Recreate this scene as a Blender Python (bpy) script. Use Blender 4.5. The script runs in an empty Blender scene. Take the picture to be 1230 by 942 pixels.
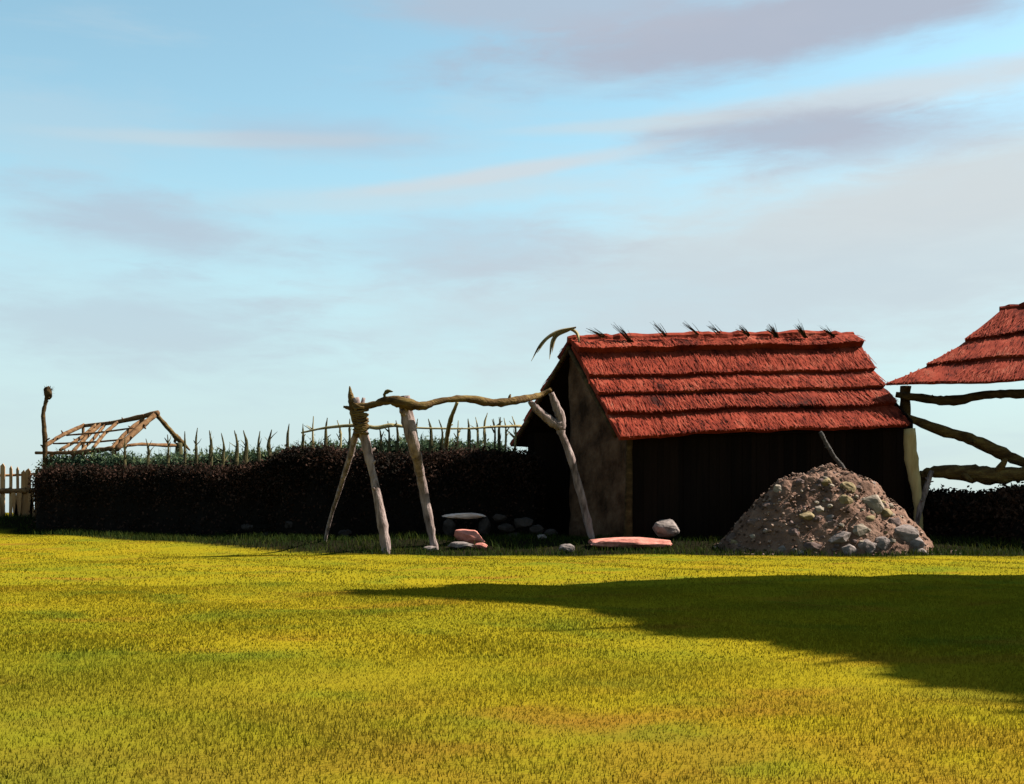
import bpy, math, random
import numpy as np
from mathutils import Vector, noise as mnoise

random.seed(7)
rng = np.random.default_rng(7)
scene = bpy.context.scene
COL = scene.collection
R = math.radians

# ------------------------------------------------------------------ helpers
F, CX, HY, CH = 1400.0, 615.0, 615.0, 1.0        # focal length, centre, horizon (px of the photo), eye height


def at(px, py, D):
    return Vector(((px - CX) / F * D, D, CH + (HY - py) / F * D))


def ss(t):
    t = np.clip(t, 0, 1)
    return t * t * (3 - 2 * t)


def height(x, y):
    x = np.asarray(x, dtype=float)
    y = np.asarray(y, dtype=float)
    left = ss((-x - 1) / 13)
    h = 0.30 * left * ss((y - 24) / 12)
    h = h + 0.30 * ss((y - 27.3) / 2.4) * (1 - left)
    h = h + 0.50 * ss((-x - 14.6) / 1.2) * ss((y - 38) / 2.2)
    h = h - 3.4 * ss((y - 46) / 60)
    near = ss((y - 5) / 6) * (1 - ss((y - 60) / 40))
    h = h + near * 0.03 * (np.sin(x * 0.9 + 1.3 + 0.4 * np.sin(y * .7)) * np.sin(y * 0.6 + .5) + .5 * np.sin(x * 2.1 + y * 1.7))
    return h


def ground(x, y):
    return float(height(x, y))


def ground_hit(px, py):
    D = 3.0
    while D < 60:
        x = (px - CX) / F * D
        if CH + (HY - py) / F * D <= ground(x, D):
            break
        D += 0.02
    return Vector((x, D, ground(x, D)))


class MB:
    def __init__(self):
        self.v, self.f = [], []

    def add(self, vs, fs):
        b = len(self.v)
        self.v.extend([tuple(p) for p in vs])
        self.f.extend([tuple(i + b for i in f) for f in fs])

    def build(self, name, mat, parent=None, smooth=False, origin=None):
        me = bpy.data.meshes.new(name)
        o = Vector(origin) if origin is not None else Vector((0, 0, 0))
        if parent is not None and origin is None:
            o = Vector(parent.location) if parent.parent is None else Vector(parent['base'])
        vs = [(p[0] - o.x, p[1] - o.y, p[2] - o.z) for p in self.v]
        me.from_pydata(vs, [], self.f)
        me.update()
        if smooth:
            me.polygons.foreach_set('use_smooth', [True] * len(me.polygons))
        me.materials.append(mat)
        ob = bpy.data.objects.new(name, me)
        COL.objects.link(ob)
        if parent is not None:
            ob.parent = parent
            if parent.type != 'EMPTY' and parent.parent is None:
                pass
        else:
            ob.location = o
        ob['base'] = tuple(o)
        return ob


def link_np(name, verts, faces, mat, parent=None, smooth=False, origin=(0, 0, 0)):
    verts = np.asarray(verts, dtype=np.float32)
    if parent is not None:
        origin = tuple(parent.location) if parent.parent is None else tuple(parent['base'])
    verts = verts - np.array(origin, dtype=np.float32)
    faces = np.asarray(faces, dtype=np.int32)
    k = faces.shape[1]
    me = bpy.data.meshes.new(name)
    me.vertices.add(len(verts))
    me.vertices.foreach_set('co', verts.ravel())
    me.loops.add(faces.size)
    me.loops.foreach_set('vertex_index', faces.ravel())
    me.polygons.add(len(faces))
    me.polygons.foreach_set('loop_start', np.arange(0, faces.size, k, dtype=np.int32))
    me.polygons.foreach_set('loop_total', np.full(len(faces), k, dtype=np.int32))
    if smooth:
        me.polygons.foreach_set('use_smooth', np.ones(len(faces), dtype=bool))
    me.update(calc_edges=True)
    me.validate()
    me.materials.append(mat)
    ob = bpy.data.objects.new(name, me)
    COL.objects.link(ob)
    if parent is not None:
        ob.parent = parent
    else:
        ob.location = origin
    ob['base'] = tuple(origin)
    return ob


def tag(o, label=None, cat=None, group=None, kind=None):
    if label: o['label'] = label
    if cat: o['category'] = cat
    if group: o['group'] = group
    if kind: o['kind'] = kind
    return o


def thing(name, label, cat, loc, group=None):
    o = bpy.data.objects.new(name, None)
    o.empty_display_size = 0.3
    COL.objects.link(o)
    o.location = Vector(loc)
    return tag(o, label, cat, group)


def spline(pts, n):
    """Catmull-Rom through pts, n samples per span."""
    P = [Vector(p) for p in pts]
    if len(P) < 3:
        return [P[0].lerp(P[1], i / n) for i in range(n + 1)]
    P = [P[0] * 2 - P[1]] + P + [P[-1] * 2 - P[-2]]
    out = []
    for i in range(1, len(P) - 2):
        for k in range(n):
            t = k / n
            a, b, c, d = P[i - 1], P[i], P[i + 1], P[i + 2]
            out.append(0.5 * ((2 * b) + (c - a) * t + (2 * a - 5 * b + 4 * c - d) * t * t + (3 * b - a - 3 * c + d) * t ** 3))
    out.append(P[-2])
    return out


def tube(mb, pts, radii, sides=10, span=5, rough=0.12, seed=0):
    """A knotty branch: tube with uneven radius through pts."""
    C = spline(pts, span)
    N = len(C)
    base = []
    fr = None
    off = Vector((seed * 3.17, seed * 1.31, seed * 7.7))
    rads = []
    for i in range(N):
        u = i / (N - 1) * (len(radii) - 1)
        k = min(int(u), len(radii) - 2)
        rads.append(radii[k] + (radii[k + 1] - radii[k]) * (u - k))
    vs = []
    for i, c in enumerate(C):
        d = (C[min(i + 1, N - 1)] - C[max(i - 1, 0)]).normalized()
        if fr is None:
            fr = d.orthogonal().normalized()
        fr = (fr - d * fr.dot(d)).normalized()
        g = d.cross(fr)
        for s in range(sides):
            a = 2 * math.pi * s / sides
            r = rads[i]
            dirv = fr * math.cos(a) + g * math.sin(a)
            p = c + dirv * r
            q = 1 + rough * 2.2 * mnoise.noise(p * (0.55 / max(r, .02)) * .5 + off)
            vs.append(c + dirv * r * q)
    fs = []
    for i in range(N - 1):
        for s in range(sides):
            a, b = i * sides + s, i * sides + (s + 1) % sides
            fs.append((a, b, b + sides, a + sides))
    e0, e1 = len(vs), len(vs) + 1
    vs += [C[0], C[-1]]
    for s in range(sides):
        fs.append((e0, (s + 1) % sides, s))
        fs.append((e1, (N - 1) * sides + s, (N - 1) * sides + (s + 1) % sides))
    mb.add(vs, fs)


def box(mb, c, ux, uy, uz):
    """box from centre and three half-axis vectors"""
    c = Vector(c)
    vs = [c + ux * sx + uy * sy + uz * sz for sx in (-1, 1) for sy in (-1, 1) for sz in (-1, 1)]
    mb.add(vs, [(0, 1, 3, 2), (4, 6, 7, 5), (0, 4, 5, 1), (2, 3, 7, 6), (0, 2, 6, 4), (1, 5, 7, 3)])


def prism(mb, poly, d):
    """polygon (list of Vectors) thickened by vector d"""
    n = len(poly)
    vs = [Vector(p) for p in poly] + [Vector(p) + d for p in poly]
    fs = [tuple(range(n)), tuple(range(2 * n - 1, n - 1, -1))]
    for i in range(n):
        j = (i + 1) % n
        fs.append((i, i + n, j + n, j))
    mb.add(vs, fs)


def ribbon(mb, p0, d, length, w, up, bend, segs=2):
    """a thin bent straw"""
    d = d.normalized()
    side = d.cross(up)
    if side.length < 1e-4:
        side = d.orthogonal()
    side.normalize()
    vs = []
    for i in range(segs + 1):
        t = i / segs
        c = p0 + d * length * t + up * bend * t * t
        ww = w * (1 - 0.7 * t)
        vs += [c - side * ww, c + side * ww]
    mb.add(vs, [(2 * i, 2 * i + 1, 2 * i + 3, 2 * i + 2) for i in range(segs)])


def rock_mesh(mb, c, sx, sy, sz, seed, rot=0.0, sub=3, facets=7, tilt=0.0):
    """angular stone: hull of scattered points, edges worn by a bevel and some noise"""
    import bmesh
    r = random.Random(seed)
    bm = bmesh.new()
    n = {1: 9, 2: 15}.get(sub, 20)
    for k in range(n):
        z = 1 - 2 * (k + .5) / n
        a = k * 2.39996 + r.uniform(-.5, .5)
        q = math.sqrt(1 - z * z)
        d = r.uniform(.82, 1.08)
        bm.verts.new((q * math.cos(a) * d, q * math.sin(a) * d, z * d))
    res = bmesh.ops.convex_hull(bm, input=bm.verts)
    bmesh.ops.delete(bm, geom=[g for g in res['geom_interior'] if isinstance(g, bmesh.types.BMVert)], context='VERTS')
    if sub >= 2:
        bmesh.ops.bevel(bm, geom=list(bm.edges), offset=.07, segments=1, affect='EDGES', clamp_overlap=True)
    if sub >= 3:
        bmesh.ops.triangulate(bm, faces=bm.faces)
        bmesh.ops.subdivide_edges(bm, edges=bm.edges, cuts=1, use_grid_fill=True)
    off = Vector((seed * 1.7, seed * 0.3, seed * 2.9))
    ca, sa = math.cos(rot), math.sin(rot)
    ct, st = math.cos(tilt), math.sin(tilt)
    vs = []
    bm.verts.index_update()
    for v in bm.verts:
        p = v.co.copy()
        p *= 1 + 0.12 * mnoise.noise(p * 1.4 + off) + 0.06 * mnoise.noise(p * 4.5 + off)
        p = Vector((p.x * sx, p.y * sy, p.z * sz))
        p = Vector((p.x * ct - p.z * st, p.y, p.x * st + p.z * ct))
        vs.append(Vector((p.x * ca - p.y * sa, p.x * sa + p.y * ca, p.z)) + Vector(c))
    mb.add(vs, [tuple(v.index for v in f.verts) for f in bm.faces])
    bm.free()


# ------------------------------------------------------------------ materials
ALB = .66


def mat(name, cols, scale=4.0, detail=8.0, rough=0.9, bump=0.4, bscale=25.0, stretch=(1, 1, 1), island=0.0, translucent=0.0, bdist=0.02, spec=0.05):
    """cols: colour-ramp stops [(pos, rgb)] driven by noise in world position; island adds a shift per loose piece"""
    m = bpy.data.materials.new(name)
    m.use_nodes = True
    cols = [(p, tuple(x * ALB for x in c)) for p, c in cols]
    nt = m.node_tree
    N, L = nt.nodes, nt.links
    bs = N['Principled BSDF']
    out = N['Material Output']
    geo = N.new('ShaderNodeNewGeometry')
    mp = N.new('ShaderNodeMapping')
    mp.inputs['Scale'].default_value = stretch
    L.new(geo.outputs['Position'], mp.inputs['Vector'])
    nz = N.new('ShaderNodeTexNoise')
    nz.inputs['Scale'].default_value = scale
    nz.inputs['Detail'].default_value = detail
    nz.inputs['Roughness'].default_value = 0.62
    L.new(mp.outputs[0], nz.inputs['Vector'])
    fac = nz.outputs['Fac']
    if island:
        ma = N.new('ShaderNodeMath'); ma.operation = 'SUBTRACT'
        L.new(geo.outputs['Random Per Island'], ma.inputs[0]); ma.inputs[1].default_value = 0.5
        mb_ = N.new('ShaderNodeMath'); mb_.operation = 'MULTIPLY_ADD'
        L.new(ma.outputs[0], mb_.inputs[0]); mb_.inputs[1].default_value = island
        L.new(fac, mb_.inputs[2])
        fac = mb_.outputs[0]
    rp = N.new('ShaderNodeValToRGB')
    el = rp.color_ramp.elements
    el[0].position, el[0].color = cols[0][0], (*cols[0][1], 1)
    el[1].position, el[1].color = cols[-1][0], (*cols[-1][1], 1)
    for p, c in cols[1:-1]:
        e = el.new(p); e.color = (*c, 1)
    L.new(fac, rp.inputs['Fac'])
    L.new(rp.outputs['Color'], bs.inputs['Base Color'])
    bs.inputs['Roughness'].default_value = rough
    bs.inputs['Specular IOR Level'].default_value = spec
    if bump:
        n2 = N.new('ShaderNodeTexNoise')
        n2.inputs['Scale'].default_value = bscale
        n2.inputs['Detail'].default_value = 6
        L.new(mp.outputs[0], n2.inputs['Vector'])
        bp = N.new('ShaderNodeBump')
        bp.inputs['Strength'].default_value = bump
        bp.inputs['Distance'].default_value = bdist
        L.new(n2.outputs['Fac'], bp.inputs['Height'])
        L.new(bp.outputs['Normal'], bs.inputs['Normal'])
    if translucent:
        tr = N.new('ShaderNodeBsdfTranslucent')
        L.new(rp.outputs['Color'], tr.inputs['Color'])
        mx = N.new('ShaderNodeMixShader')
        mx.inputs[0].default_value = translucent
        L.new(bs.outputs[0], mx.inputs[1]); L.new(tr.outputs[0], mx.inputs[2])
        L.new(mx.outputs[0], out.inputs['Surface'])
    return m


def field_material(name, blades):
    """sun-dried lawn: olive yellow with greener and orange-brown patches"""
    m = bpy.data.materials.new(name)
    m.use_nodes = True
    nt = m.node_tree
    N, L = nt.nodes, nt.links
    bs = N['Principled BSDF']
    geo = N.new('ShaderNodeNewGeometry')

    def nz(scale, detail=4, loc=(0, 0, 0), st=(1, 1, 1)):
        mp = N.new('ShaderNodeMapping')
        mp.inputs['Location'].default_value = loc
        mp.inputs['Scale'].default_value = st
        L.new(geo.outputs['Position'], mp.inputs['Vector'])
        n = N.new('ShaderNodeTexNoise')
        n.inputs['Scale'].default_value = scale
        n.inputs['Detail'].default_value = detail
        L.new(mp.outputs[0], n.inputs['Vector'])
        return n.outputs['Fac']

    def ramp(f, a, b):
        r = N.new('ShaderNodeMapRange')
        r.interpolation_type = 'SMOOTHSTEP'
        r.inputs['From Min'].default_value = a
        r.inputs['From Max'].default_value = b
        L.new(f, r.inputs['Value'])
        return r.outputs['Result']

    def mix(f, a, b, k=1.0):
        x = N.new('ShaderNodeMix'); x.data_type = 'RGBA'
        if k != 1.0:
            mm = N.new('ShaderNodeMath'); mm.operation = 'MULTIPLY'
            L.new(f, mm.inputs[0]); mm.inputs[1].default_value = k
            f = mm.outputs[0]
        L.new(f, x.inputs[0])
        for s, v in ((6, a), (7, b)):
            if isinstance(v, tuple): x.inputs[s].default_value = (*v, 1)
            else: L.new(v, x.inputs[s])
        return x.outputs[2]

    yellow, olive, green, rust = GC['yellow'], GC['olive'], GC['green'], GC['rust']
    c = mix(ramp(nz(.35, 5), .38, .66), yellow, olive)
    c = mix(ramp(nz(.8, 5, (11, 4, 0)), .50, .72), c, green, .75)
    c = mix(ramp(nz(.9, 6, (3, 17, 0), (.55, 1, 1)), .53, .74), c, rust, .8)
    # the turf is more worn and brown close to the path the viewer stands on
    sp = N.new('ShaderNodeSeparateXYZ'); L.new(geo.outputs['Position'], sp.inputs[0])
    wear = N.new('ShaderNodeMath'); wear.operation = 'MULTIPLY'
    L.new(ramp(sp.outputs[1], 8.5, 4.0), wear.inputs[0]); L.new(ramp(nz(1.5, 6, (7, 2, 0)), .36, .62), wear.inputs[1])
    c = mix(wear.outputs[0], c, rust, .5)
    # lusher, greener turf near the viewer on the left
    lush = N.new('ShaderNodeMath'); lush.operation = 'MULTIPLY'
    L.new(ramp(sp.outputs[0], .6, -2.2), lush.inputs[0]); L.new(ramp(sp.outputs[1], 9.5, 4.5), lush.inputs[1])
    c = mix(lush.outputs[0], c, green, .5)
    if blades:
        c = mix(geo.outputs['Random Per Island'], c, green, .18)
        r2 = N.new('ShaderNodeMath'); r2.operation = 'FRACT'
        m7 = N.new('ShaderNodeMath'); m7.operation = 'MULTIPLY'
        L.new(geo.outputs['Random Per Island'], m7.inputs[0]); m7.inputs[1].default_value = 17.3
        L.new(m7.outputs[0], r2.inputs[0])
        c = mix(ramp(r2.outputs[0], .62, 1.0), c, GC['straw'], .35)
    else:
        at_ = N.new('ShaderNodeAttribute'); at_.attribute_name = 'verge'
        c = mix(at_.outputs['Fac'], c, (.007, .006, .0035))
    L.new(c, bs.inputs['Base Color'])
    bs.inputs['Roughness'].default_value = .85
    bs.inputs['Specular IOR Level'].default_value = 0
    if blades:
        tr = N.new('ShaderNodeBsdfTranslucent')
        L.new(c, tr.inputs['Color'])
        mx = N.new('ShaderNodeMixShader'); mx.inputs[0].default_value = .5
        L.new(bs.outputs[0], mx.inputs[1]); L.new(tr.outputs[0], mx.inputs[2])
        L.new(mx.outputs[0], N['Material Output'].inputs['Surface'])
    return m


GC = dict(yellow=(.143, .108, .0055), olive=(.108, .095, .0055), green=(.062, .077, .0065), rust=(.130, .064, .008), straw=(.145, .112, .010))
M = {}
M['thatch'] = mat('red_thatch', [(.24, (.030, .008, .006)), (.40, (.150, .022, .012)), (.58, (.25, .040, .021)), (.74, (.30, .075, .045)), (.92, (.26, .13, .09))], scale=1.5, island=.34, bump=.45, bscale=18, stretch=(1, 1, 1), bdist=.03, spec=.03)
M['tuft'] = mat('dark_straw', [(.3, (.022, .018, .006)), (.7, (.12, .095, .035))], scale=8, island=.6, bump=0)
M['frond'] = mat('dry_frond', [(.3, (.16, .12, .06)), (.7, (.34, .27, .14))], scale=8, island=.4, bump=0)
M['wall_dark'] = mat('shade_dark_boards', [(.3, (.005, .003, .002)), (.7, (.013, .007, .0045))], scale=3, island=.35, bump=.6, bscale=14, stretch=(1, 1, .12))  # shade under the eaves and inside the hut is put into this near-black
M['wall_mud'] = mat('brown_daub', [(.34, (.026, .012, .006)), (.5, (.085, .044, .025)), (.68, (.16, .090, .055))], scale=1.5, bump=.9, bscale=9, bdist=.05)
M['pole_dark'] = mat('dark_weathered_pole', [(.3, (.03, .025, .022)), (.6, (.09, .08, .075)), (.78, (.17, .155, .15))], scale=8, bump=1.0, bscale=24, bdist=.04)
M['post_yellow'] = mat('yellow_post', [(.3, (.30, .21, .09)), (.7, (.52, .40, .20))], scale=6, bump=.5, stretch=(1, 1, .2))
M['pole_grey'] = mat('weathered_pole', [(.3, (.055, .038, .033)), (.45, (.19, .138, .124)), (.6, (.30, .225, .205)), (.78, (.42, .34, .315))], scale=9, bump=1.0, bscale=24, stretch=(1, 1, .22), bdist=.04)
M['beam'] = mat('mossy_log', [(.3, (.030, .016, .007)), (.48, (.095, .055, .020)), (.72, (.19, .130, .042))], scale=6, bump=1.0, bscale=20, stretch=(.35, 1, 1), bdist=.04)
M['beam_dark'] = mat('dark_log', [(.3, (.018, .011, .005)), (.55, (.062, .037, .016)), (.75, (.13, .082, .034))], scale=6, bump=.8, bscale=16, stretch=(.4, 1, 1))
M['rafter'] = mat('bare_rafter', [(.3, (.06, .028, .012)), (.55, (.15, .080, .038)), (.75, (.24, .16, .08))], scale=6, bump=.5, bscale=22)
M['stake'] = mat('sprouting_stake', [(.3, (.030, .028, .014)), (.6, (.085, .072, .032)), (.8, (.17, .14, .06))], scale=5, bump=.5, bscale=22)
M['rail'] = mat('bleached_rail', [(.3, (.18, .135, .06)), (.7, (.36, .29, .14))], scale=6, bump=.5)
M['plank'] = mat('rusty_plank', [(.3, (.17, .075, .032)), (.55, (.36, .20, .095)), (.75, (.50, .36, .21))], scale=4, bump=.5, bscale=20, stretch=(1, 1, .2))
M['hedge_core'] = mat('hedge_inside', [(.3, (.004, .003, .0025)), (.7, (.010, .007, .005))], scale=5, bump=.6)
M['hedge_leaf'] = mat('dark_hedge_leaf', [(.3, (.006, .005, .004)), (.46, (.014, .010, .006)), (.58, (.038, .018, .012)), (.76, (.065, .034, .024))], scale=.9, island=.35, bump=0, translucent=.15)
M['green_core'] = mat('green_hedge_inside', [(.3, (.012, .018, .010)), (.7, (.03, .04, .02))], scale=5, bump=.6)
M['green_leaf'] = mat('teal_leaf', [(.3, (.045, .075, .042)), (.55, (.085, .125, .07)), (.75, (.13, .16, .07))], scale=1.5, island=.5, bump=0, translucent=.3)
M['tree_leaf'] = mat('tree_leaf', [(.3, (.02, .04, .012)), (.7, (.05, .085, .02))], scale=1.5, island=.5, bump=0, translucent=.15)
M['bark'] = mat('tree_bark', [(.3, (.05, .035, .025)), (.7, (.14, .10, .075))], scale=5, bump=.9, stretch=(1, 1, .3))
M['earth'] = mat('heap_earth', [(.28, (.060, .032, .021)), (.5, (.165, .091, .063)), (.75, (.27, .165, .12))], scale=2.2, bump=1.0, bscale=11, bdist=.06)
M['clod'] = mat('earth_clod', [(.28, (.055, .032, .022)), (.5, (.16, .094, .070)), (.75, (.28, .19, .145))], scale=2.2, island=.7, bump=.6, bscale=30)
M['st_ochre'] = mat('ochre_stone', [(.3, (.12, .088, .045)), (.7, (.30, .225, .125))], scale=5, bump=.6, bscale=18)
M['st_pale'] = mat('pale_stone', [(.3, (.15, .118, .090)), (.7, (.34, .275, .215))], scale=5, bump=.6, bscale=18)
M['st_mauve'] = mat('mauve_stone', [(.3, (.065, .042, .036)), (.7, (.16, .11, .098))], scale=5, bump=.6, bscale=18)
M['st_dark'] = mat('dark_stone', [(.3, (.022, .017, .015)), (.7, (.065, .050, .045))], scale=4, bump=.6, bscale=18)
M['st_grey'] = mat('grey_stone', [(.3, (.11, .086, .078)), (.7, (.28, .225, .205))], scale=5, bump=.6, bscale=18)
M['st_white'] = mat('white_stone', [(.3, (.25, .24, .235)), (.7, (.45, .43, .43))], scale=6, bump=.4, bscale=18)
M['st_bench'] = mat('bench_slab', [(.3, (.60, .41, .35)), (.7, (.95, .70, .62))], scale=5, bump=.6, bscale=18)
M['st_red'] = mat('pink_slab', [(.3, (.26, .095, .072)), (.55, (.52, .20, .155)), (.75, (.66, .31, .25))], scale=3.5, bump=.6, bscale=14)
M['verge'] = mat('verge_grass', [(.3, (.010, .020, .003)), (.5, (.020, .034, .005)), (.75, (.048, .052, .006))], scale=.9, island=.45, bump=0, translucent=.3)
M['field'] = field_material('field_soil', False)
M['blade'] = field_material('field_grass', True)

# ------------------------------------------------------------------ ground
edge_px = [(-500, 636), (0, 638), (50, 643), (130, 648), (250, 655), (330, 663), (465, 667), (640, 668), (860, 668), (1230, 669), (1800, 669)]
edge_pts = [ground_hit(a, b) for a, b in edge_px]
edge_ang = np.array([p.x / p.y for p in edge_pts])
edge_D = np.array([p.y for p in edge_pts])


def edge_dist(x, y):
    return np.interp(x / y, edge_ang, edge_D)


gx = np.concatenate([-np.geomspace(26, 4000, 30)[::-1], np.arange(-25.6, 25.7, .4), np.geomspace(26, 4000, 30)])
gy = np.concatenate([-np.geomspace(2, 400, 14)[::-1], np.arange(-1.6, 52, .4), np.geomspace(52.4, 6000, 40)])
GX, GY = np.meshgrid(gx, gy)
GZ = height(GX, GY)
V = np.stack([GX.ravel(), GY.ravel(), GZ.ravel()], 1)
nx, ny = len(gx), len(gy)
ii, jj = np.meshgrid(np.arange(nx - 1), np.arange(ny - 1))
a = (jj * nx + ii).ravel()
gobj = link_np('ground', V, np.stack([a, a + 1, a + nx + 1, a + nx], 1), M['field'], smooth=True)
tag(gobj, kind='structure')
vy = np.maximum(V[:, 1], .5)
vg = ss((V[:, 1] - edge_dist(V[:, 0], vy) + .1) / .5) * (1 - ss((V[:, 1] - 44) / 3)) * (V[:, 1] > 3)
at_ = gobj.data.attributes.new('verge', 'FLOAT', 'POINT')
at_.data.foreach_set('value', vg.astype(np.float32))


def blades(n, D0, D1, keep, hmin, hmax, w, lean=.55, margin=1.15, side=3.5):
    D = np.sqrt(rng.uniform(D0 ** 2, D1 ** 2, n)) if D0 > 8 else rng.uniform(D0, D1, n)
    X = rng.uniform(-1, 1, n) * (.4393 * margin * D + side)
    k = keep(X, D)
    X, D = X[k], D[k]
    n = len(X)
    Z = height(X, D) - .01
    h = rng.uniform(hmin, hmax, n) * (0.75 + 0.5 * (0.5 + 0.5 * np.sin(X * 2.1 + np.sin(D * 1.3)) * np.sin(D * 1.9 + 1)))
    az = rng.uniform(0, 2 * np.pi, n)
    ln = rng.uniform(.1, lean, n) * h
    dx, dy = np.cos(az) * ln, np.sin(az) * ln
    sa = rng.uniform(0, np.pi, n)
    ww = w * rng.uniform(.6, 1.3, n) * .5
    sx, sy = np.cos(sa) * ww, np.sin(sa) * ww
    B = np.stack([X, D, Z], 1)
    S = np.stack([sx, sy, 0 * sx], 1)
    mid = B + np.stack([dx * .3, dy * .3, h * .6], 1)
    tip = B + np.stack([dx, dy, h], 1)
    V = np.empty((n, 5, 3))
    V[:, 0], V[:, 1] = B - S, B + S
    V[:, 2], V[:, 3] = mid - S * .75, mid + S * .75
    V[:, 4] = tip
    b = (np.arange(n) * 5)[:, None]
    Fc = np.concatenate([b + np.array([[0, 1, 3]]), b + np.array([[0, 3, 2]]), b + np.array([[2, 3, 4]])], 0)
    return V.reshape(-1, 3), Fc


def join(parts):
    vs, fs, o = [], [], 0
    for v, f in parts:
        vs.append(v); fs.append(f + o); o += len(v)
    return np.concatenate(vs), np.concatenate(fs)


on_field = lambda x, d: d < edge_dist(x, d) + rng.normal(0, .12, len(d))
gr = link_np('grass', *join([
    blades(420000, 1.2, 8, on_field, .014, .036, .005),
    blades(260000, 8, 16, on_field, .016, .038, .009),
    blades(200000, 16, 40, on_field, .018, .042, .016)]), M['blade'])
tag(gr, kind='stuff')


def on_verge(x, d):
    e = edge_dist(x, d) + rng.normal(0, .12, len(d))
    return (d > e) & (d < e + 4.2)


vgr = link_np('verge_grass', *join([blades(150000, 25, 45, on_verge, .05, .19, .018, lean=.9)]), M['verge'])
tag(vgr, kind='stuff')


# ------------------------------------------------------------------ leaf masses
def leaf_quads(P, size, flat=0.0):
    n = len(P)
    a = rng.normal(0, 1, (n, 3)); a /= np.linalg.norm(a, axis=1)[:, None]
    b = rng.normal(0, 1, (n, 3)); b -= a * (a * b).sum(1)[:, None]; b /= np.linalg.norm(b, axis=1)[:, None]
    s = (size * rng.uniform(.6, 1.4, n))[:, None]
    V = np.empty((n, 4, 3))
    V[:, 0] = P - a * s * .5
    V[:, 1] = P + b * s * .26
    V[:, 2] = P + a * s * .5
    V[:, 3] = P - b * s * .26
    f = (np.arange(n) * 4)[:, None] + np.array([[0, 1, 2, 3]])
    return V.reshape(-1, 3), f


def hedge(name, label, line, tops, width, core_mat, leaf_mat, n_leaf, leaf, seed, rag=.12, cat='hedge', sprig=0):
    """line: ground points along the hedge; tops: heights (world z) at those points"""
    L = spline(line, 14)
    T = spline([Vector((0, 0, t)) for t in tops], 14)
    N = len(L)
    root = thing(name, label, cat, line[len(line) // 2])
    prof = 14
    vs, fs = [], []
    surf = []
    off = Vector((seed * 5.1, seed * 2.3, 0))
    for i, c in enumerate(L):
        d = (L[min(i + 1, N - 1)] - L[max(i - 1, 0)]); d.z = 0; d.normalize()
        nrm = Vector((d.y, -d.x, 0))                       # towards the viewer
        zb = c.z - .15
        zt = T[i].z
        endf = min(1, .55 + min(i, N - 1 - i) / 3)
        for k in range(prof + 1):
            a = math.pi * k / prof
            u = math.cos(a); w = math.sin(a)
            u = math.copysign(abs(u) ** .45, u); w = abs(w) ** .4
            p = c + nrm * (u * width * endf); p.z = zb + (zt - zb) * w * (1 if endf > .99 else .93)
            q = mnoise.noise(p * .55 + off) * .20 + mnoise.noise(p * 1.3 + off) * .14 + mnoise.noise(p * 3.0 + off) * .12
            p = p + (nrm * u * .9 + Vector((0, 0, w * .75))) * q
            vs.append(p)
    for i in range(N - 1):
        for k in range(prof):
            b = i * (prof + 1) + k
            fs.append((b, b + 1, b + prof + 2, b + prof + 1))
    fs.append(tuple(range(prof + 1)))
    fs.append(tuple(range((N - 1) * (prof + 1) + prof, (N - 1) * (prof + 1) - 1, -1)))
    mb = MB(); mb.add(vs, fs)
    mb.build('inner_brush', core_mat, root, smooth=True)
    VV = np.array([tuple(v) for v in vs]).reshape(N, prof + 1, 3)
    i = rng.uniform(0, N - 1.001, n_leaf); k = rng.uniform(0, prof * .80, n_leaf)
    i0, k0 = i.astype(int), k.astype(int)
    fi, fk = (i - i0)[:, None], (k - k0)[:, None]
    P = (VV[i0, k0] * (1 - fi) + VV[i0 + 1, k0] * fi) * (1 - fk) + (VV[i0, k0 + 1] * (1 - fi) + VV[i0 + 1, k0 + 1] * fi) * fk
    P = P + rng.normal(0, rag, P.shape) * np.array([1, 1, .8])
    fo = link_np('foliage', *leaf_quads(P, leaf), leaf_mat, root)
    if sprig:
        mbs = MB()
        for _ in range(sprig):
            i = random.uniform(0, N - 1.01); i0 = int(i)
            k0 = random.randint(prof // 2 - 3, prof // 2 + 2)
            p = Vector(VV[i0, k0]).lerp(Vector(VV[i0 + 1, k0]), i - i0)
            d = Vector((random.gauss(0, .3), random.gauss(0, .3), 1))
            h = random.uniform(.12, .42)
            ribbon(mbs, p, d, h, .012, Vector((random.gauss(0, 1), random.gauss(0, 1), 0)).normalized(), h * .25)
            for _k in range(3):
                q = p + d.normalized() * h * random.uniform(.3, 1)
                ribbon(mbs, q, Vector((random.gauss(0, 1), random.gauss(0, 1), random.uniform(0, 1))), random.uniform(.06, .14), .016, Vector((0, 0, 1)), -.02)
        mbs.build('shoots', leaf_mat, root)
    return root


def gp(px, D, dz=0.0):
    x = (px - CX) / F * D
    return Vector((x, D, ground(x, D) + dz))


def zt(py, D):
    return CH + (HY - py) / F * D


hl = [(52, 39.0, 563), (120, 37.4, 563), (200, 35.8, 562), (280, 34.4, 563), (335, 33.6, 554), (355, 33.2, 543), (420, 32.6, 544), (500, 32.4, 546), (575, 32.8, 545), (640, 33.4, 541)]
hedge('dark_hedge', 'long near-black brush hedge running from the plank fence to the red-roofed hut', [gp(a, b) for a, b, c in hl], [zt(c + 4, b) for a, b, c in hl], .55,
      M['hedge_core'], M['hedge_leaf'], 70000, .095, 3, sprig=500)
gl = [(56, 40.9, 556), (130, 39.2, 551), (215, 37.6, 552), (300, 36.2, 549), (350, 35.2, 545), (430, 34.6, 540), (520, 34.6, 539), (612, 35.6, 537)]
hedge('green_hedge', 'low grey-green leafy hedge showing above the top of the dark hedge', [gp(a, b) for a, b, c in gl], [zt(c - 0.5, b) for a, b, c in gl], .45,
      M['green_core'], M['green_leaf'], 30000, .11, 5, rag=.13, sprig=900)
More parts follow.
